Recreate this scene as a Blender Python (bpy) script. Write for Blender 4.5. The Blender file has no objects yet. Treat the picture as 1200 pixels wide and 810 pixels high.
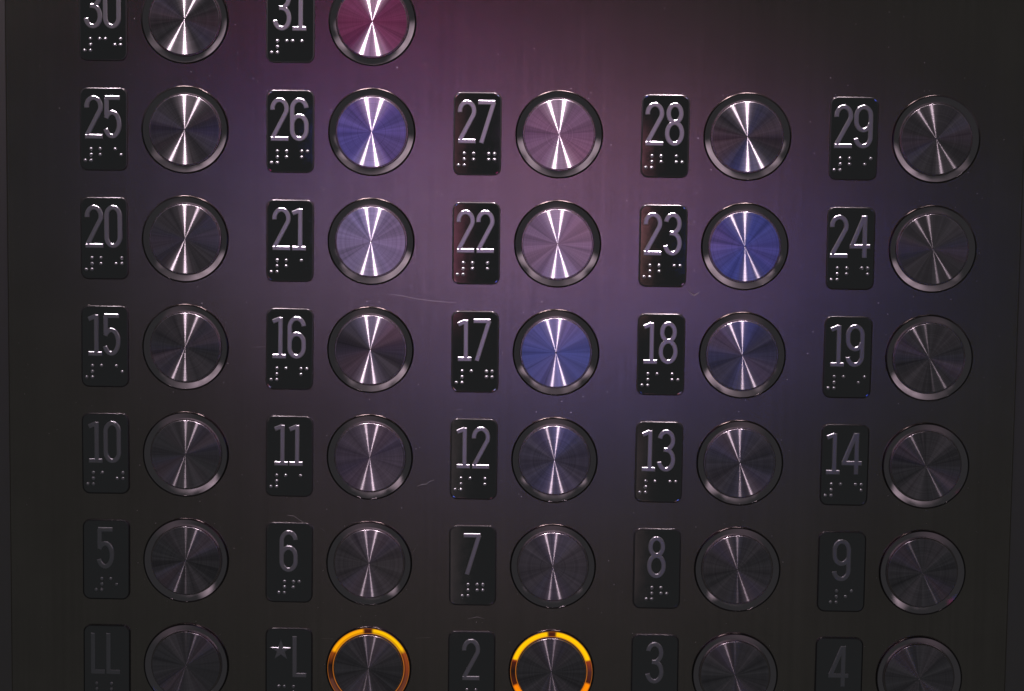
import bpy, bmesh, math, random
import mathutils
from mathutils import Vector, Matrix
from math import radians as R, sin, cos, pi
random.seed(7)
S = bpy.context.scene
C = S.collection
MM = 0.001

# ------------------------------------------------------------------ camera
W_, H_ = 1200.0, 810.0
F = 2500.0
CP = Vector((0.03439, -0.91438, 0.09253))
YAW, PIT, ROL = -0.02023, -0.09768, 0.01269
fw = Vector((sin(YAW)*cos(PIT), cos(YAW)*cos(PIT), sin(PIT)))
r0 = Vector((cos(YAW), -sin(YAW), 0)); u0 = r0.cross(fw)
rt = cos(ROL)*r0 + sin(ROL)*u0
up = -sin(ROL)*r0 + cos(ROL)*u0
cam = bpy.data.cameras.new('camera'); co = bpy.data.objects.new('camera', cam); C.objects.link(co)
m = Matrix((rt, up, -fw)).transposed().to_4x4(); m.translation = CP
co.matrix_world = m
cam.sensor_fit = 'HORIZONTAL'; cam.sensor_width = 36; cam.lens = 36*F/W_
cam.clip_start = 0.01; cam.clip_end = 100
S.camera = co

def at(px, py):
    """a point of the photograph on the panel face (y=0): x, z"""
    d = fw*F + rt*(px-600) + up*(405-py)
    t = -CP.y/d.y
    p = CP + d*t
    return p.x, p.z

# ------------------------------------------------------------------ helpers
def tag(o, label=None, cat=None, group=None, kind=None):
    if label: o['label'] = label
    if cat: o['category'] = cat
    if group: o['group'] = group
    if kind: o['kind'] = kind
    return o
def link(name, me, mat, parent=None, loc=None):
    o = bpy.data.objects.new(name, me); C.objects.link(o)
    if mat is not None and len(me.materials) == 0: me.materials.append(mat)
    if parent is not None: o.parent = parent
    if loc is not None: o.location = loc
    return o
def empty(name, loc):
    o = bpy.data.objects.new(name, None); C.objects.link(o); o.location = loc
    o.empty_display_size = .01
    return o
def mesh(name, V, Fc, smooth=False, angle=None):
    me = bpy.data.meshes.new(name); me.from_pydata([tuple(v) for v in V], [], Fc); me.update()
    bm = bmesh.new(); bm.from_mesh(me); bmesh.ops.recalc_face_normals(bm, faces=bm.faces); bm.to_mesh(me); bm.free()
    if smooth:
        for p in me.polygons: p.use_smooth = True
        if angle:
            me.set_sharp_from_angle(angle=R(angle))
    return me
# local frame of every thing: x right, z up, -y out of the panel ("h" = height above the panel)
def P(x, z, h): return (x, -h, z)

def lathe(name, prof, n=128, close_inner=False, smooth=True, angle=25):
    V = []; Fc = []
    for (r, h) in prof:
        for k in range(n):
            a = 2*pi*k/n
            V.append(P(r*MM*sin(a), r*MM*cos(a), h*MM))
    for i in range(len(prof)-1):
        for k in range(n):
            a = i*n+k; b = i*n+(k+1) % n
            Fc.append((a, b, b+n, a+n))
    if close_inner:
        i = len(prof)-1
        Fc.append(tuple(i*n+k for k in range(n)))
    return mesh(name, V, Fc, smooth, angle)

def rrect(w, h, r, n=8):
    pts = []
    for cx, cy, a0 in ((w/2-r, h/2-r, 0), (-w/2+r, h/2-r, 90), (-w/2+r, -h/2+r, 180), (w/2-r, -h/2+r, 270)):
        for k in range(n+1):
            a = R(a0+90*k/n); pts.append((cx+r*cos(a), cy+r*sin(a)))
    return pts

# ------------------------------------------------------------------ materials
def newmat(name):
    m = bpy.data.materials.new(name); m.use_nodes = True
    nt = m.node_tree; nt.nodes.clear()
    out = nt.nodes.new('ShaderNodeOutputMaterial')
    return m, nt, out
def N(nt, t, **kw):
    n = nt.nodes.new(t)
    for k, v in kw.items():
        if k in n.inputs: n.inputs[k].default_value = v
        else: setattr(n, k, v)
    return n
def principled(name, base, rough, metal=0.0, ior=1.5, spec=None, coat=0, noise=None, bump=0, bscale=4000):
    m, nt, out = newmat(name)
    p = N(nt, 'ShaderNodeBsdfPrincipled')
    p.inputs['Base Color'].default_value = (*base, 1)
    p.inputs['Roughness'].default_value = rough
    p.inputs['Metallic'].default_value = metal
    p.inputs['IOR'].default_value = ior
    if spec is not None: p.inputs['Specular IOR Level'].default_value = spec
    p.inputs['Coat Weight'].default_value = coat
    tc = N(nt, 'ShaderNodeTexCoord')
    if noise:
        nz = N(nt, 'ShaderNodeTexNoise', Scale=noise[0], Detail=4.0)
        nt.links.new(tc.outputs['Object'], nz.inputs['Vector'])
        mr = N(nt, 'ShaderNodeMapRange')
        mr.inputs['To Min'].default_value = rough-noise[1]; mr.inputs['To Max'].default_value = rough+noise[1]
        nt.links.new(nz.outputs['Fac'], mr.inputs['Value']); nt.links.new(mr.outputs[0], p.inputs['Roughness'])
    if bump:
        nz = N(nt, 'ShaderNodeTexNoise', Scale=bscale, Detail=3.0)
        nt.links.new(tc.outputs['Object'], nz.inputs['Vector'])
        b = N(nt, 'ShaderNodeBump', Strength=bump, Distance=0.0001)
        nt.links.new(nz.outputs['Fac'], b.inputs['Height']); nt.links.new(b.outputs[0], p.inputs['Normal'])
    nt.links.new(p.outputs[0], out.inputs[0])
    return m

def polished(name, base, rough, noise=None, satin=0):
    """plain polished metal"""
    m, nt, out = newmat(name)
    g = N(nt, 'ShaderNodeBsdfAnisotropic', distribution='BECKMANN')
    g.inputs['Color'].default_value = (*base, 1); g.inputs['Roughness'].default_value = rough
    if noise:
        tc = N(nt, 'ShaderNodeTexCoord'); nz = N(nt, 'ShaderNodeTexNoise', Scale=noise[0], Detail=4.0)
        nt.links.new(tc.outputs['Object'], nz.inputs['Vector'])
        mr = N(nt, 'ShaderNodeMapRange')
        mr.inputs['To Min'].default_value = rough-noise[1]; mr.inputs['To Max'].default_value = rough+noise[1]
        nt.links.new(nz.outputs['Fac'], mr.inputs['Value']); nt.links.new(mr.outputs[0], g.inputs['Roughness'])
    sh = g
    if satin:        # fine pits in the metal scatter a little light
        d = N(nt, 'ShaderNodeBsdfDiffuse'); d.inputs['Color'].default_value = (.62, .62, .66, 1)
        mx = N(nt, 'ShaderNodeMixShader'); mx.inputs[0].default_value = satin
        nt.links.new(g.outputs[0], mx.inputs[1]); nt.links.new(d.outputs[0], mx.inputs[2]); sh = mx
    nt.links.new(sh.outputs[0], out.inputs[0])
    return m

def panel_material():
    m, nt, out = newmat('brushed dark steel')
    p = N(nt, 'ShaderNodeBsdfAnisotropic', distribution='BECKMANN')
    L = nt.links.new
    tc = N(nt, 'ShaderNodeTexCoord')
    mp = N(nt, 'ShaderNodeMapping'); mp.inputs['Scale'].default_value = (2600, 1, 22)
    L(tc.outputs['Object'], mp.inputs[0])
    fine = N(nt, 'ShaderNodeTexNoise', Scale=1.0, Detail=5.0, Roughness=0.7); L(mp.outputs[0], fine.inputs['Vector'])
    mp2 = N(nt, 'ShaderNodeMapping'); mp2.inputs['Scale'].default_value = (420, 1, 5)
    L(tc.outputs['Object'], mp2.inputs[0])
    wide = N(nt, 'ShaderNodeTexNoise', Scale=1.0, Detail=3.0); L(mp2.outputs[0], wide.inputs['Vector'])
    grime = N(nt, 'ShaderNodeTexNoise', Scale=26.0, Detail=6.0, Roughness=0.62); L(tc.outputs['Object'], grime.inputs['Vector'])
    add = N(nt, 'ShaderNodeMath', operation='ADD'); L(fine.outputs['Fac'], add.inputs[0]); L(wide.outputs['Fac'], add.inputs[1])
    mr = N(nt, 'ShaderNodeMapRange'); mr.inputs['From Min'].default_value = .6; mr.inputs['From Max'].default_value = 1.4
    mr.inputs['To Min'].default_value = .90; mr.inputs['To Max'].default_value = 1.10
    L(add.outputs[0], mr.inputs['Value'])
    g2 = N(nt, 'ShaderNodeMapRange'); g2.inputs['From Min'].default_value = .3; g2.inputs['From Max'].default_value = .7
    g2.inputs['To Min'].default_value = .92; g2.inputs['To Max'].default_value = 1.06
    L(grime.outputs['Fac'], g2.inputs['Value'])
    mu = N(nt, 'ShaderNodeMath', operation='MULTIPLY'); L(mr.outputs[0], mu.inputs[0]); L(g2.outputs[0], mu.inputs[1])
    sc = N(nt, 'ShaderNodeVectorMath', operation='SCALE'); sc.inputs[0].default_value = PANEL_BASE
    L(mu.outputs[0], sc.inputs['Scale']); L(sc.outputs[0], p.inputs['Color'])
    # vertical brush marks throw the light sideways
    p.inputs['Roughness'].default_value = PANEL_ROUGH
    p.inputs['Anisotropy'].default_value = 0.2
    tv = N(nt, 'ShaderNodeCombineXYZ'); tv.inputs[2].default_value = 1
    L(tv.outputs[0], p.inputs['Tangent'])
    b = N(nt, 'ShaderNodeBump', Strength=.12, Distance=0.00005); L(fine.outputs['Fac'], b.inputs['Height']); L(b.outputs[0], p.inputs['Normal'])
    L(p.outputs[0], out.inputs[0])
    return m

def cap_material(name, base, alpha=.10, aniso=.79, soft=.0, grain=.0, wobble=.45, core=(.026, .3), wash=.13):
    """face turned on a lathe: the concentric grooves spread the light outwards, so each lamp shows as a bow tie"""
    m, nt, out = newmat(name); L = nt.links.new
    tc = N(nt, 'ShaderNodeTexCoord')
    # groove noise: depends on the radius only, with a slow drift round the face
    sep = N(nt, 'ShaderNodeSeparateXYZ'); L(tc.outputs['Object'], sep.inputs[0])
    cx = N(nt, 'ShaderNodeCombineXYZ'); L(sep.outputs['X'], cx.inputs[0]); L(sep.outputs['Z'], cx.inputs[1])
    ln = N(nt, 'ShaderNodeVectorMath', operation='LENGTH'); L(cx.outputs[0], ln.inputs[0])
    oi = N(nt, 'ShaderNodeObjectInfo')
    cv = N(nt, 'ShaderNodeCombineXYZ'); L(ln.outputs['Value'], cv.inputs[0])
    rm = N(nt, 'ShaderNodeMath', operation='MULTIPLY'); rm.inputs[1].default_value = 9.0; L(oi.outputs['Random'], rm.inputs[0])
    L(rm.outputs[0], cv.inputs[1])
    g = N(nt, 'ShaderNodeTexNoise', Scale=3200.0, Detail=4.0, Roughness=.75)
    mpv = N(nt, 'ShaderNodeMapping'); mpv.inputs['Scale'].default_value = (1, .001, 1); L(cv.outputs[0], mpv.inputs[0]); L(mpv.outputs[0], g.inputs['Vector'])
    mr = N(nt, 'ShaderNodeMapRange'); mr.inputs['From Min'].default_value = .3; mr.inputs['From Max'].default_value = .7
    mr.inputs['To Min'].default_value = .72; mr.inputs['To Max'].default_value = 1.2; L(g.outputs['Fac'], mr.inputs['Value'])
    # sectors: uneven wedges of sheen, painted into the colour by angle round the centre
    nv = N(nt, 'ShaderNodeVectorMath', operation='NORMALIZE'); L(cx.outputs[0], nv.inputs[0])
    av = N(nt, 'ShaderNodeVectorMath', operation='ADD'); L(nv.outputs[0], av.inputs[0])
    cz = N(nt, 'ShaderNodeCombineXYZ'); L(rm.outputs[0], cz.inputs[2]); L(cz.outputs[0], av.inputs[1])
    sn = N(nt, 'ShaderNodeTexNoise', Scale=3.0, Detail=5.0, Roughness=.7); L(av.outputs[0], sn.inputs['Vector'])
    sm = N(nt, 'ShaderNodeMapRange'); sm.inputs['From Min'].default_value = .3; sm.inputs['From Max'].default_value = .7
    sm.inputs['To Min'].default_value = 1-wobble; sm.inputs['To Max'].default_value = 1+wobble; L(sn.outputs['Fac'], sm.inputs['Value'])
    mu = N(nt, 'ShaderNodeMath', operation='MULTIPLY'); L(mr.outputs[0], mu.inputs[0]); L(sm.outputs[0], mu.inputs[1])
    sc = N(nt, 'ShaderNodeVectorMath', operation='SCALE'); sc.inputs[0].default_value = base; L(mu.outputs[0], sc.inputs['Scale'])
    tan = N(nt, 'ShaderNodeTangent', direction_type='RADIAL', axis='Y')
    gl = N(nt, 'ShaderNodeBsdfAnisotropic', distribution='BECKMANN')
    gl.inputs['Roughness'].default_value = math.sqrt(alpha); gl.inputs['Anisotropy'].default_value = aniso
    L(sc.outputs[0], gl.inputs['Color']); L(tan.outputs[0], gl.inputs['Tangent'])
    # the lands between the grooves still mirror what stands in front of them
    gc = N(nt, 'ShaderNodeBsdfAnisotropic', distribution='BECKMANN')
    gc.inputs['Roughness'].default_value = math.sqrt(core[0]); gc.inputs['Anisotropy'].default_value = core[1]
    sc2 = N(nt, 'ShaderNodeVectorMath', operation='SCALE'); sc2.inputs['Scale'].default_value = 1.9
    L(sc.outputs[0], sc2.inputs[0]); L(sc2.outputs[0], gc.inputs['Color']); L(tan.outputs[0], gc.inputs['Tangent'])
    mc = N(nt, 'ShaderNodeMixShader'); mc.inputs[0].default_value = .45
    L(gl.outputs[0], mc.inputs[1]); L(gc.outputs[0], mc.inputs[2])
    # stray grooves: a softer wash on both sides of every ray
    gw = N(nt, 'ShaderNodeBsdfAnisotropic', distribution='BECKMANN')
    gw.inputs['Roughness'].default_value = math.sqrt(.22); gw.inputs['Anisotropy'].default_value = .52
    L(sc.outputs[0], gw.inputs['Color']); L(tan.outputs[0], gw.inputs['Tangent'])
    mw = N(nt, 'ShaderNodeMixShader'); mw.inputs[0].default_value = wash
    L(mc.outputs[0], mw.inputs[1]); L(gw.outputs[0], mw.inputs[2])
    mc = mw
    sh = mc
    if soft:
        g2 = N(nt, 'ShaderNodeBsdfAnisotropic', distribution='BECKMANN')
        g2.inputs['Roughness'].default_value = .55; g2.inputs['Anisotropy'].default_value = .45
        L(sc.outputs[0], g2.inputs['Color']); L(tan.outputs[0], g2.inputs['Tangent'])
        mx = N(nt, 'ShaderNodeMixShader'); mx.inputs[0].default_value = soft
        L(mc.outputs[0], mx.inputs[1]); L(g2.outputs[0], mx.inputs[2]); sh = mx
    if grain:
        gn = N(nt, 'ShaderNodeTexNoise', Scale=900.0, Detail=4.0, Roughness=.6); L(tc.outputs['Object'], gn.inputs['Vector'])
        b = N(nt, 'ShaderNodeBump', Strength=grain, Distance=.0003); L(gn.outputs['Fac'], b.inputs['Height'])
        L(b.outputs[0], gl.inputs['Normal']); L(b.outputs[0], gc.inputs['Normal'])
        if soft: L(b.outputs[0], g2.inputs['Normal'])
    L(sh.outputs[0], out.inputs[0])
    return m

def amber_material(name, strength, segs, low):
    """light pipe of a pressed button: amber plastic lit from LEDs, dark where the pipe has its clips"""
    m, nt, out = newmat(name); L = nt.links.new
    tc = N(nt, 'ShaderNodeTexCoord'); sep = N(nt, 'ShaderNodeSeparateXYZ'); L(tc.outputs['Object'], sep.inputs[0])
    at2 = N(nt, 'ShaderNodeMath', operation='ARCTAN2'); L(sep.outputs['X'], at2.inputs[0]); L(sep.outputs['Z'], at2.inputs[1])
    mr = N(nt, 'ShaderNodeMapRange'); mr.inputs['From Min'].default_value = -pi; mr.inputs['From Max'].default_value = pi
    L(at2.outputs[0], mr.inputs['Value'])
    cr = N(nt, 'ShaderNodeValToRGB'); L(mr.outputs[0], cr.inputs[0])
    el = cr.color_ramp.elements
    while len(el) > 1: el.remove(el[-1])
    first = True
    for a, c in segs:
        pos = (a+180)/360
        if first: el[0].position = pos; el[0].color = (*c, 1); first = False
        else:
            e = el.new(pos); e.color = (*c, 1)
    # the light leaves brightest along the middle of the pipe
    cx = N(nt, 'ShaderNodeCombineXYZ'); L(sep.outputs['X'], cx.inputs[0]); L(sep.outputs['Z'], cx.inputs[1])
    ln = N(nt, 'ShaderNodeVectorMath', operation='LENGTH'); L(cx.outputs[0], ln.inputs[0])
    rr = N(nt, 'ShaderNodeMapRange'); rr.inputs['From Min'].default_value = .0154; rr.inputs['From Max'].default_value = .0179; L(ln.outputs['Value'], rr.inputs['Value'])
    c2 = N(nt, 'ShaderNodeValToRGB'); L(rr.outputs[0], c2.inputs[0])
    e2 = c2.color_ramp.elements; e2[0].color = (.12, .12, .12, 1); e2[1].color = (.25, .25, .25, 1)
    for p_, v in ((.14, .55), (.3, low), (.42, .8), (.6, 1), (.82, .9), (.93, .5)):
        e = e2.new(p_); e.color = (v, v, v, 1)
    mx = N(nt, 'ShaderNodeMix', data_type='RGBA', blend_type='MULTIPLY'); mx.inputs[0].default_value = 1
    L(cr.outputs[0], mx.inputs[6]); L(c2.outputs[0], mx.inputs[7])
    # thin bright lines run along both edges of the pipe, all the way round
    c3 = N(nt, 'ShaderNodeValToRGB'); L(rr.outputs[0], c3.inputs[0]); e3 = c3.color_ramp.elements
    e3[0].color = (0, 0, 0, 1); e3[1].color = (0, 0, 0, 1)
    for p_, v in ((.03, .5), (.10, .5), (.16, 0), (.90, 0), (.95, .45), (.985, .45)):
        e = e3.new(p_); e.color = (v, v, v, 1)
    mx2 = N(nt, 'ShaderNodeMix', data_type='RGBA'); L(c3.outputs[0], mx2.inputs[0]); L(mx.outputs[2], mx2.inputs[6])
    mx2.inputs[7].default_value = (.75, .22, .02, 1); mx = mx2
    p = N(nt, 'ShaderNodeBsdfPrincipled')
    p.inputs['Base Color'].default_value = (.02, .012, .008, 1); p.inputs['Roughness'].default_value = .12
    p.inputs['Emission Strength'].default_value = strength
    L(mx.outputs[2], p.inputs['Emission Color'])
    L(p.outputs[0], out.inputs[0])
    return m

WORLD = 0.03
PANEL_BASE = (.50, .455, .40); PANEL_ROUGH = .245
M = {}
M['panel'] = panel_material()
M['plate'] = polished('black chrome plate', (.40, .40, .405), .08, noise=(300, .02))
M['rim'] = principled('plate bevel', (.02, .02, .021), .20, 0, spec=1.0)
M['numeral'] = polished('satin metal numeral', (.62, .62, .65), .29, noise=(700, .02), satin=.09)
M['ring'] = polished('smoked glossy ring', (.74, .68, .71), .15, noise=(300, .03))
M['bezel'] = principled('dark polished bezel', (.13, .12, .125), .18, 1)
M['chamfer'] = principled('cap side metal', (.45, .42, .44), .22, 1)
M['well'] = principled('dark well', (.02, .02, .02), .6)
M['dust'] = principled('dust fleck', (.6, .56, .6), .9)
M['scratch'] = principled('scratch raised burr', (.16, .15, .16), .5, .6)
M['seam'] = principled('seam', (.3, .26, .25), .3, 1)
M['wall'] = principled('dark lift wall', (.46, .44, .42), .3, 1)

# ------------------------------------------------------------------ setting
col_a = 0.080; row_b = 0.04671; off = 0.03488; bz = .0002
xl, _ = at(9, 405); xr, _ = at(1193, 405)
def panel():
    z0, z1 = -.26, .26; t = .003; bev = .0012
    sec = [(xl, 0), (xl+bev, t)]  # panel face sits at h=0
    V = []; Fc = []
    prof = [(xl-.0, -t), (xl+.0001, -.0006), (xl+.0007, 0), (xr-.0007, 0), (xr-.0001, -.0006), (xr, -t)]
    for z in (z0, z1):
        for (x, h) in prof: V.append(P(x, z, h))
    n = len(prof)
    for i in range(n-1): Fc.append((i, i+1, n+i+1, n+i))
    me = mesh('control_panel', V, Fc)
    o = link('control_panel', me, M['panel'])
    tag(o, 'dark brushed metal control panel with a violet sheen behind every button and plate', 'control panel')
    return o
pan = panel()
V = [P(-1.0, -.8, -.0035), P(1.0, -.8, -.0035), P(1.0, .8, -.0035), P(-1.0, .8, -.0035)]
w = link('wall', mesh('wall', V, [(0, 1, 2, 3)]), M['wall']); tag(w, 'dark lift wall around the control panel', 'wall', kind='structure')

# ------------------------------------------------------------------ numerals
def arc(cx, cy, rx, ry, a0, a1, n=26):
    return [(cx+rx*cos(R(a0+(a1-a0)*k/n)), cy+ry*sin(R(a0+(a1-a0)*k/n))) for k in range(n+1)]
GL = {
 '0': (7.2, [('c', arc(3.6, 13.5, 2.85, 3.75, 0, 180)+arc(3.6, 4.5, 2.85, 3.75, 180, 360))]),
 '1': (5.9, [('o', [(3.45, .3), (3.45, 17.7)]), ('o', [(0.1, 15.7), (3.5, 17.2)]), ('o', [(0, .75), (5.9, .75)])]),
 '2': (7.7, [('o', arc(3.8, 13.5, 3.0, 3.75, 188, -22)+[(.95, 1.3)]), ('o', [(.1, .75), (7.6, .75)])]),
 '3': (7.6, [('o', arc(3.8, 13.45, 2.85, 3.8, 168, -58)+[(4.5, 9.4), (2.6, 9.4)]), ('o', [(3.6, 9.38)]+arc(3.8, 5.05, 3.05, 4.3, 68, -168))]),
 '4': (8.7, [('o', [(6.3, 0), (6.3, 18)]), ('o', [(5.9, 17.6), (.9, 5.0)]), ('o', [(.0, 4.8), (8.7, 4.8)])]),
 '5': (7.0, [('o', [(.2, 17.25), (6.6, 17.25)]), ('o', [(.9, 17.2), (.9, 9.6)]), ('o', arc(3.3, 6.0, 3.0, 5.1, 150, -158))]),
 '6': (7.6, [('o', arc(3.8, 13.4, 3.05, 3.85, 8, 180)+arc(3.8, 4.6, 3.05, 3.85, 180, 360)+arc(3.8, 6.6, 3.05, 3.9, 0, 165))]),
 '7': (7.5, [('o', [(0, 17.25), (7.4, 17.25)]), ('o', [(6.75, 17.3), (1.5, 0)])]),
 '8': (7.8, [('c', arc(3.9, 13.55, 2.7, 3.7, -90, 270)[:-1]), ('c', arc(3.9, 5.2, 3.15, 4.45, 90, 450)[:-1])]),
 'L': (6.0, [('o', [(.75, 0), (.75, 18)]), ('o', [(.2, .75), (5.9, .75)])]),
}
def rot180(strokes, w, h):
    return [(k, [(w-x, h-y) for x, y in pts]) for k, pts in strokes]
GL['9'] = (7.6, rot180(GL['6'][1], 7.6, 18.0))
HT = .6
def stroke(V, Fc, pts, closed, dz, ht=HT):
    # drop repeated points
    q = [pts[0]]
    for p in pts[1:]:
        if math.hypot(p[0]-q[-1][0], p[1]-q[-1][1]) > .05: q.append(p)
    if closed and math.hypot(q[0][0]-q[-1][0], q[0][1]-q[-1][1]) < .05: q.pop()
    pts = q; n = len(pts)
    prof = [(-1.04, 0), (-1.0, ht-.14), (-.74, ht), (.74, ht), (1.0, ht-.14), (1.04, 0)]
    secs = []
    def tang(i):
        if closed: a = pts[i-1]; b = pts[(i+1) % n]; c = pts[i]
        else: a = pts[max(i-1, 0)]; b = pts[min(i+1, n-1)]; c = pts[i]
        t1 = Vector((c[0]-a[0], c[1]-a[1])); t2 = Vector((b[0]-c[0], b[1]-c[1]))
        if t1.length < 1e-6: t1 = t2
        if t2.length < 1e-6: t2 = t1
        t1.normalize(); t2.normalize(); t = (t1+t2)
        if t.length < .3: t = t2
        t.normalize(); k = 1/max(.6, t.dot(t2))
        return t, k
    for i in range(n):
        t, k = tang(i)
        secs.append((Vector(pts[i]), t, k, prof))
    if not closed:
        t = secs[0][1]; p0 = secs[0][0]
        e0 = [(l*.97, 0 if j in (0, 5) else ht-.15) for j, (l, h) in enumerate(prof)]
        s = (p0-t*.0, t, 1, e0)
        t1 = secs[-1][1]; p1 = secs[-1][0]
        a = (p0+t*.24, t, 1, prof); b = (p1-t1*.24, t1, 1, prof)
        # keep the run of inner points that lie past the end bevels
        inner = [x for x in secs[1:-1] if (x[0]-p0).length > .36 and (x[0]-p1).length > .36]
        secs = [s, a]+inner+[b, (p1, t1, 1, e0)]
    base = len(V); m_ = len(prof)
    for (p, t, k, pr) in secs:
        nrm = Vector((t.y, -t.x))
        for (l, h) in pr:
            q = p+nrm*l*k*.94
            V.append(P(q.x*MM, q.y*MM, (h+(dz if h > 0 else 0))*MM))
    ns = len(secs)
    for i in range(ns if closed else ns-1):
        j = (i+1) % ns
        for l in range(m_-1):
            Fc.append((base+i*m_+l, base+i*m_+l+1, base+j*m_+l+1, base+j*m_+l))
    if not closed:
        Fc.append(tuple(base+l for l in range(m_))); Fc.append(tuple(base+(ns-1)*m_+l for l in reversed(range(m_))))
glyph_me = {}
def glyph(ch):
    if ch in glyph_me: return glyph_me[ch]
    V = []; Fc = []
    if ch == '*':
        Ro, Ri = 5.0, 2.0; c = (4.9, 11.6)
        base = 0
        for (sc, h) in ((1.0, 0), (.93, .38), (.74, .6)):
            for k in range(10):
                r = (Ro if k % 2 == 0 else Ri)*sc; a = R(90+36*k)
                V.append(P((c[0]+r*cos(a))*MM, (c[1]+r*sin(a))*MM, h*MM))
        for i in range(2):
            for k in range(10): Fc.append((i*10+k, i*10+(k+1) % 10, i*10+10+(k+1) % 10, i*10+10+k))
        V.append(P(c[0]*MM, c[1]*MM, .6*MM))
        for k in range(10): Fc.append((20+k, 20+(k+1) % 10, 30))
        me = mesh('star', V, Fc); wd = 9.9
    else:
        wd, st = GL[ch]
        for i, (k, pts) in enumerate(st): stroke(V, Fc, pts, k == 'c', -.012*i)
        me = mesh('numeral', V, Fc, True, 20)
    glyph_me[ch] = (wd, me)
    return glyph_me[ch]

BR = {'#': (3, 4, 5, 6), '1': (1,), '2': (1, 2), '3': (1, 4), '4': (1, 4, 5), '5': (1, 5), '6': (1, 2, 4), '7': (1, 2, 4, 5),
      '8': (1, 2, 5), '9': (2, 4), '0': (2, 4, 5), 'L': (1, 2, 3), '*': (1, 4, 6)}
dome_cache = {}
def braille(ch):
    if ch in dome_cache: return dome_cache[ch]
    V = []; Fc = []
    for d in BR[ch]:
        cx = 2.5 if d > 3 else 0; cy = -2.5*((d-1) % 3)
        n = 16; base = len(V); prof = [(.82, 0), (.76, .2), (.62, .38), (.42, .5), (.2, .56)]
        for (r, h) in prof:
            for k in range(n):
                a = 2*pi*k/n; V.append(P((cx+r*cos(a))*MM, (cy+r*sin(a))*MM, h*MM))
        for i in range(len(prof)-1):
            for k in range(n):
                a = base+i*n+k; b = base+i*n+(k+1) % n; Fc.append((a, b, b+n, a+n))
        V.append(P(cx*MM, cy*MM, .58*MM)); top = len(V)-1
        for k in range(n): Fc.append((base+4*n+k, base+4*n+(k+1) % n, top))
    dome_cache[ch] = mesh('braille_cell', V, Fc, True)
    return dome_cache[ch]

PW, PH, PR = 20.6, 35.4, 3.4
def plate_meshes():
    prof = [(0, 0), (.0, .62), (.06, .76), (.20, .89), (.42, .97), (.60, .985)]
    V = []; Fc = []
    for (ins, h) in prof:
        for (x, z) in rrect(PW-2*ins, PH-2*ins, PR-ins, 10): V.append(P(x*MM, z*MM, h*MM))
    n = 44
    for i in range(len(prof)-1):
        for k in range(n): Fc.append((i*n+k, i*n+(k+1) % n, i*n+n+(k+1) % n, i*n+n+k))
    rim = mesh('edge', V, Fc, True, 40)
    V = []; Fc = []
    pr = [(.60, .985), (.8, .97)]
    for (ins, h) in pr:
        for (x, z) in rrect(PW-2*ins, PH-2*ins, PR-ins, 10): V.append(P(x*MM, z*MM, h*MM))
    for k in range(n): Fc.append((k, (k+1) % n, n+(k+1) % n, n+k))
    Fc.append(tuple(n+k for k in range(n)))
    return rim, mesh('face', V, Fc)
rim_me, face_me = plate_meshes()
def short(t):
    return {'*L': 'star and letter L', 'LL': 'letters LL'}.get(t, 'number '+t)
def make_plate(txt, x, z):
    rng = random.Random(txt+'p')
    o = empty('number_plate', (x, 0, z))
    o.rotation_euler = (0, R(rng.uniform(-.35, .35)), 0)
    nm = {'LL': 'raised letters LL', '*L': 'a raised star and letter L'}.get(txt, 'the raised number '+txt)
    tag(o, 'black rounded floor plate bearing '+nm+' above its braille', 'number plate', 'black floor number plates on the panel')
    link('edge', rim_me, M['rim'], o); link('face', face_me, M['plate'], o)
    gap = .75
    if txt == '*L': gap = .3
    if txt == '11': gap = .5
    ws = [glyph(c)[0] for c in txt]; tot = sum(ws)+gap*(len(txt)-1)
    cx = -tot/2-(.3 if len(txt) > 1 else .2)
    for c in txt:
        wd, me = glyph(c)
        link('star' if c == '*' else 'letter' if c == 'L' else 'numeral', me, M['numeral'], o, (cx*MM, -.00097, (PH/2-3.6-18)*MM))
        cx += wd+gap
    cells = txt if txt[0] in '*L' else '#'+txt
    k = len(cells); x0 = -((k-1)*6.45+2.5)/2-(.25 if k == 3 else 0)
    for i, c in enumerate(cells):
        link('braille_cell', braille(c), M['numeral'], o, ((x0+6.45*i)*MM, -.00097, (PH/2-26.1)*MM))
    return o

# ------------------------------------------------------------------ buttons
bezel_me = lathe('bezel', [(18.75, 0), (18.75, .7), (18.62, 1.1), (18.4, 1.38), (18.15, 1.43), (18.06, 1.40), (18.03, 1.15)])
ring_me = lathe('ring', [(18.0, 1.22)] + [(18.0-2.65*t, 1.22-.88*t+.02*sin(pi*t)) for t in (.08, .2, .35, .5, .65, .8, .92)] + [(15.35, .34), (15.3, -.3)])
well_me = lathe('well', [(15.35, -.2), (14.0, -.22)])
cap_side_me = lathe('cap_edge', [(14.95, -.2), (14.95, 1.36), (14.92, 1.45), (14.85, 1.515), (14.77, 1.545), (14.7, 1.55)], n=160)
cap_me = lathe('cap', [(14.7, 1.55), (10, 1.551), (5, 1.552), (.34, 1.552), (.28, 1.50), (.1, 1.46)], n=160, close_inner=True, angle=30)

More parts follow.
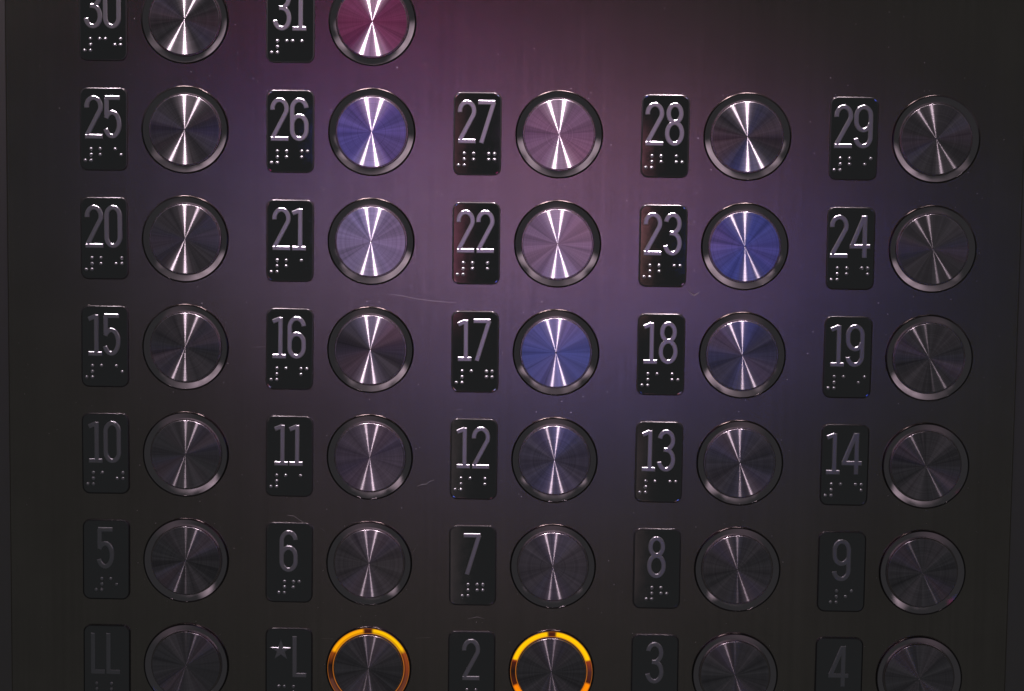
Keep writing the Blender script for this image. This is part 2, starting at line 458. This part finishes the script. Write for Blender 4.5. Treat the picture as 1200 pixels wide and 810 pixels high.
CAPM = {}
def capmat(kind):
    if kind in CAPM: return CAPM[kind]
    base = (.39, .365, .39)
    kw = {}
    if kind == 'soft': kw = dict(alpha=.17, aniso=.45, soft=.15, wobble=.12)
    if kind == 'worn': kw = dict(alpha=.12, aniso=.62, soft=.15, grain=.6, wobble=.3)
    CAPM[kind] = cap_material('turned metal '+kind, base, **kw)
    return CAPM[kind]
Y = (1.0, .52, .0); O = (1.0, .24, .0); D = (.05, .008, .004); DD = (.006, .004, .004)
M['amber_a'] = amber_material('amber ring bright', 1.25,
    [(-180, O), (-122, (1, .26, 0)), (-113, (.9, .2, 0)), (-110, D), (-90, DD), (-76, D), (-73, (.25, .03, .01)), (-71, Y), (-8, Y), (-5, D), (5, D), (8, Y), (70, Y), (73, (.22, .03, .01)), (90, (.05, .015, .015)), (106, D), (109, (1, .24, 0)), (180, O)], .95)
M['amber_b'] = amber_material('amber ring half lit', 1.15,
    [(-180, (.10, .03, .02)), (-108, (.09, .03, .02)), (-105, (.04, .012, .008)), (-85, DD), (-66, (.25, .05, .005)), (-62, (1, .38, 0)), (-10, (1, .40, 0)), (-6, D), (4, D), (8, Y), (58, Y), (66, (.25, .05, .01)), (95, (.16, .03, .01)), (104, (.12, .03, .015)), (180, (.10, .03, .02))], .5)

# small tilts of the caps (degrees about x: nose up +, about z: nose left/right) as pressed and loose caps have
TILT = {}
def make_button(txt, x, z, kind='plain', lit=None):
    rng = random.Random(txt+'b')
    o = empty('elevator_button', (x, 0, z))
    if lit:
        lab = 'round lift button with a %s, beside the %s plate' % (lit[1], short(txt))
    else:
        lab = 'unlit round button with turned metal cap beside the %s plate' % short(txt)
    tag(o, lab, 'lift button', 'round lift buttons on the panel')
    link('bezel', bezel_me, M['bezel'], o)
    if lit:
        me = ring_me.copy(); me.materials.clear(); link('light_ring', me, M[lit[0]], o)
        o.children[-1]['label'] = 'glowing amber light ring'
    else: link('light_ring', ring_me, M['ring'], o)
    link('well', well_me, M['well'], o)
    me = cap_me.copy() if kind != 'plain' else cap_me
    c = link('cap', me, None, o)
    if len(me.materials) == 0: me.materials.append(capmat(kind))
    link('cap_edge', cap_side_me, M['chamfer'], c)
    tx, tz = TILT.get(txt, (rng.uniform(-.2, .2), rng.uniform(-.2, .2)))
    c.rotation_euler = (R(tx), 0, R(tz))
    return o

ROWS = [('30', '31'), ('25', '26', '27', '28', '29'), ('20', '21', '22', '23', '24'), ('15', '16', '17', '18', '19'),
        ('10', '11', '12', '13', '14'), ('5', '6', '7', '8', '9'), ('LL', '*L', '2', '3', '4')]
KIND = {'21': 'soft', '13': 'worn'}
LIT = {'*L': ('amber_b', 'half-dimmed amber ring'), '2': ('amber_a', 'brightly lit amber ring')}
for r, row in enumerate(ROWS):
    for c, t in enumerate(row):
        x = (c-2)*col_a; z = (3-r)*row_b
        make_plate(t, x, z)
        make_button(t, x+off, z+bz, KIND.get(t, 'plain'), LIT.get(t))

# ------------------------------------------------------------------ marks and dust on the panel
SCR = [[(807, 340), (809, 344), (813, 346.5), (817, 344.5), (820, 342)],
       [(455, 344.5), (470, 346.5), (486, 350), (505, 352.5), (520, 354), (536, 355.2)],
       [(489, 570), (494, 568), (500, 567.4), (503, 564.5), (509, 562.6)],
       [(336, 603.7), (344.4, 604.8), (351, 609.5), (359, 614)],
       [(548, 725.5), (559, 723), (567, 725)],
       [(487, 748), (504, 747)], [(377, 748), (391, 749)],
       [(297, 407), (316, 406)], [(534, 480.5), (542, 480)], [(604, 250), (612, 246)], [(845, 246), (851, 236)],
       [(806, 262), (816, 264)], [(376, 619), (381, 623)], [(484, 647), (487, 642)], [(311, 527), (315, 530)],
       [(598, 387), (604, 382)], [(362, 99.5), (360, 103)], [(780, 236), (782, 231)]]
SCRW = [.3, .10, .22, .16, .14, .1, .1] + [.12]*20
for pts, wd in zip(SCR, SCRW):
    P3 = [Vector(at(*p)) for p in pts]; V = []; Fc = []
    n = len(P3)
    for i, p in enumerate(P3):
        t = (P3[min(i+1, n-1)]-P3[max(i-1, 0)]).normalized(); nn = Vector((-t.y, t.x))
        k = wd*MM*(.35 if i in (0, n-1) else 1)
        for l, h in ((-.5, .0002), (0, .05), (.5, .0002)):
            q = p+nn*l*k; V.append(P(q.x, q.y, h*MM))
    for i in range(n-1):
        for l in range(2): Fc.append((3*i+l, 3*i+l+1, 3*i+l+4, 3*i+l+3))
    link('scratch', mesh('scratch', V, Fc), M['scratch'], pan)
rng = random.Random(11); V = []; Fc = []
def fleck(x, z, s, h0=0):
    n = rng.choice((4, 5, 6)); a0 = rng.uniform(0, 6.28); el = rng.uniform(1, 2.2); b = len(V)
    for k in range(n):
        a = a0+2*pi*k/n; rr = s*rng.uniform(.6, 1.1)
        dx = rr*cos(a)*el; dz = rr*sin(a)
        V.append(P(x+dx*cos(a0)-dz*sin(a0), z+dx*sin(a0)+dz*cos(a0), h0+.00004))
    V.append(P(x, z, h0+.00004+s*.5)); Fc.extend([(b+k, b+(k+1) % n, b+n) for k in range(n)])
for _ in range(420):
    px = rng.uniform(20, 1180); py = rng.uniform(0, 810)
    x, z = at(px, py); fleck(x, z, rng.choice((.05, .06, .08, .11))*MM)
for r, row in enumerate(ROWS):      # dust gathers round the bezels
    for c, t in enumerate(row):
        for _ in range(rng.randint(2, 6)):
            a = rng.uniform(0, 6.28); d = rng.uniform(19.2, 22.5)*MM
            fleck((c-2)*col_a+off+d*cos(a), (3-r)*row_b+d*sin(a), rng.choice((.06, .09, .13))*MM)
dust = link('dust', mesh('dust', V, Fc), M['dust']); tag(dust, 'pale dust flecks scattered over the panel', 'dust', kind='stuff')
# crumbs of dust on the plates' faces and ring: part of the same dust

# ------------------------------------------------------------------ light
def area(name, loc, target, sx, sy, power, col, shape='RECTANGLE', spread=None):
    l = bpy.data.lights.new(name, 'AREA'); l.shape = shape; l.size = sx; l.size_y = sy; l.energy = power; l.color = col
    if spread: l.spread = R(spread)
    o = bpy.data.objects.new(name, l); C.objects.link(o); o.location = loc
    d = Vector(target)-Vector(loc); o.rotation_euler = d.to_track_quat('-Z', 'Y').to_euler()
    return o
def rad(L, sx, sy, disc=False):    # watts for a wanted radiance
    A = sx*sy*(pi/4 if disc else 1)
    return L*A*pi
T0 = (0, 0, .03)
def lamp(name, loc, sx, sy, rgb, shape='RECTANGLE', spread=None, target=T0):
    L = max(rgb)
    if L < 1e-5: return
    k = math.tan(R(spread/2))**2/3 if spread else 1      # a narrow beam gathers the same power
    return area(name, loc, target, sx, sy, k*rad(L, sx, sy, shape == 'DISK'), [c/L for c in rgb], shape, spread)
def mir(px, py, y):
    """where, at depth y, stands what a flat mirror at this point of the photograph would show"""
    x, z = at(px, py); k = y/CP.y
    return (x+(x-CP.x)*k, y, z+(z-CP.z)*k)
def aim(px, py):
    x, z = at(px, py); return (x, 0, z)
lamp('ceiling_lamp', (.211, -.914, 1.38), 0.07, 0.07, (6100, 4900, 5500), 'DISK', 16.6, target=(.02, 0, .24))
lamp('ceiling_lamp', (-.407, -.914, 1.39), 0.07, 0.07, (6100, 4900, 5500), 'DISK', 16.6, target=(-.04, 0, .24))
lamp('high_arc_fill', (-1.15, -1.3, 0.42), 0.3, 0.36, (0.333, 0.263, 0.303), 'RECTANGLE', 32, target=(.02, 0, .08))  # added unseen lights, weighted by position to draw the bright arcs on the rings
lamp('high_arc_fill', (-1.15, -1.3, 0.78), 0.3, 0.36, (0.333, 0.263, 0.303), 'RECTANGLE', 32, target=(.02, 0, .08))
lamp('high_arc_fill', (-0.85, -1.3, 0.42), 0.3, 0.36, (0.413, 0.326, 0.376), 'RECTANGLE', 32, target=(.02, 0, .08))
lamp('high_arc_fill', (-0.85, -1.3, 0.78), 0.3, 0.36, (0.413, 0.326, 0.376), 'RECTANGLE', 32, target=(.02, 0, .08))
lamp('high_arc_fill', (-0.55, -1.3, 0.78), 0.3, 0.36, (0.366, 0.289, 0.334), 'RECTANGLE', 32, target=(.02, 0, .08))
lamp('high_arc_fill', (-0.25, -1.3, 0.78), 0.3, 0.36, (0.147, 0.116, 0.133), 'RECTANGLE', 32, target=(.02, 0, .08))
lamp('high_arc_fill', (0.05, -1.3, 0.78), 0.3, 0.36, (0.067, 0.053, 0.061), 'RECTANGLE', 32, target=(.02, 0, .08))
lamp('high_arc_fill', (0.35, -1.3, 0.78), 0.3, 0.36, (0.147, 0.116, 0.133), 'RECTANGLE', 32, target=(.02, 0, .08))
lamp('high_arc_fill', (0.65, -1.3, 0.78), 0.3, 0.36, (0.366, 0.289, 0.334), 'RECTANGLE', 32, target=(.02, 0, .08))
lamp('high_arc_fill', (0.95, -1.3, 0.42), 0.3, 0.36, (0.413, 0.326, 0.376), 'RECTANGLE', 32, target=(.02, 0, .08))
lamp('high_arc_fill', (0.95, -1.3, 0.78), 0.3, 0.36, (0.413, 0.326, 0.376), 'RECTANGLE', 32, target=(.02, 0, .08))
lamp('high_arc_fill', (1.25, -1.3, 0.42), 0.3, 0.36, (0.333, 0.263, 0.303), 'RECTANGLE', 32, target=(.02, 0, .08))
lamp('high_arc_fill', (1.25, -1.3, 0.78), 0.3, 0.36, (0.333, 0.263, 0.303), 'RECTANGLE', 32, target=(.02, 0, .08))
lamp('low_arc_fill', (.08, -1.3, -1.3), 1.5, 0.6, (0.045, 0.03, 0.038), 'RECTANGLE', 40, target=(.03, 0, .05))  # added unseen light from below for the faint upper arcs of the rings
lamp('glow_fill', mir(500, 190, -1.55), 0.046, 0.14, (0.42, 0.14, 0.18), 'RECTANGLE')  # added unseen strips that lay the violet glow on the panel
lamp('glow_fill', mir(500, 310, -1.55), 0.046, 0.12, (0.85, 0.24, 0.40), 'RECTANGLE')
lamp('glow_fill', mir(714, 215, -1.55), 0.046, 0.12, (1.35, 0.44, 0.60), 'RECTANGLE')
lamp('glow_fill', mir(714, 310, -1.55), 0.046, 0.12, (0.9521, 0.4094, 0.3999), 'RECTANGLE')
lamp('glow_fill', mir(500, 600, -1.55), 0.046, 0.25, (0.16, 0.115, 0.12), 'RECTANGLE')
lamp('glow_fill', mir(714, 600, -1.55), 0.046, 0.2, (0.17, 0.11, 0.115), 'RECTANGLE')
lamp('cap_tint_fill', mir(445, 27, -1.5), 0.062, 0.062, (2.167, 0.076, 0.867), 'DISK', 32, target=aim(445, 27))  # added unseen lights, each set to tint one cap by reflection
lamp('cap_tint_fill', mir(424, 160, -1.5), 0.062, 0.062, (0.576, 0.600, 3.600), 'DISK', 32, target=aim(424, 160))
lamp('cap_tint_fill', mir(647, 163, -1.5), 0.062, 0.062, (2.025, 0.952, 2.025), 'DISK', 32, target=aim(647, 163))
lamp('cap_tint_fill', mir(434, 283, -1.5), 0.062, 0.062, (2.100, 1.943, 3.806), 'DISK', 32, target=aim(434, 283))
lamp('cap_tint_fill', mir(653, 285, -1.5), 0.062, 0.062, (1.519, 1.175, 2.329), 'DISK', 32, target=aim(653, 285))
lamp('cap_tint_fill', mir(863, 296, -1.5), 0.062, 0.062, (0.292, 0.495, 3.488), 'DISK', 32, target=aim(863, 296))
lamp('cap_tint_fill', mir(659, 406, -1.5), 0.062, 0.062, (0.561, 0.842, 3.825), 'DISK', 32, target=aim(659, 406))
lamp('cap_tint_fill', mir(870, 414, -1.5), 0.062, 0.062, (0.158, 0.135, 0.400), 'DISK', 32, target=aim(870, 414))
lamp('cap_tint_fill', mir(432, 536, -1.5), 0.062, 0.062, (0.263, 0.139, 0.369), 'DISK', 32, target=aim(432, 536))
lamp('cap_tint_fill', mir(649, 537, -1.5), 0.062, 0.062, (0.101, 0.101, 0.319), 'DISK', 32, target=aim(649, 537))
lamp('cap_tint_fill', mir(867, 540, -1.5), 0.062, 0.062, (0.019, 0.019, 0.080), 'DISK', 32, target=aim(867, 540))
lamp('cap_tint_fill', mir(647, 662, -1.5), 0.062, 0.062, (0.022, 0.022, 0.084), 'DISK', 32, target=aim(647, 662))
wd = bpy.data.worlds.new('World'); S.world = wd; wd.use_nodes = True
bg = wd.node_tree.nodes['Background']; bg.inputs[0].default_value = (1.0, 1.03, 1.07, 1); bg.inputs[1].default_value = WORLD

S.view_settings.view_transform = 'Standard'; S.view_settings.look = 'None'
S.view_settings.exposure = 0; S.view_settings.gamma = 1
S.render.engine = 'CYCLES'
S.cycles.max_bounces = 6
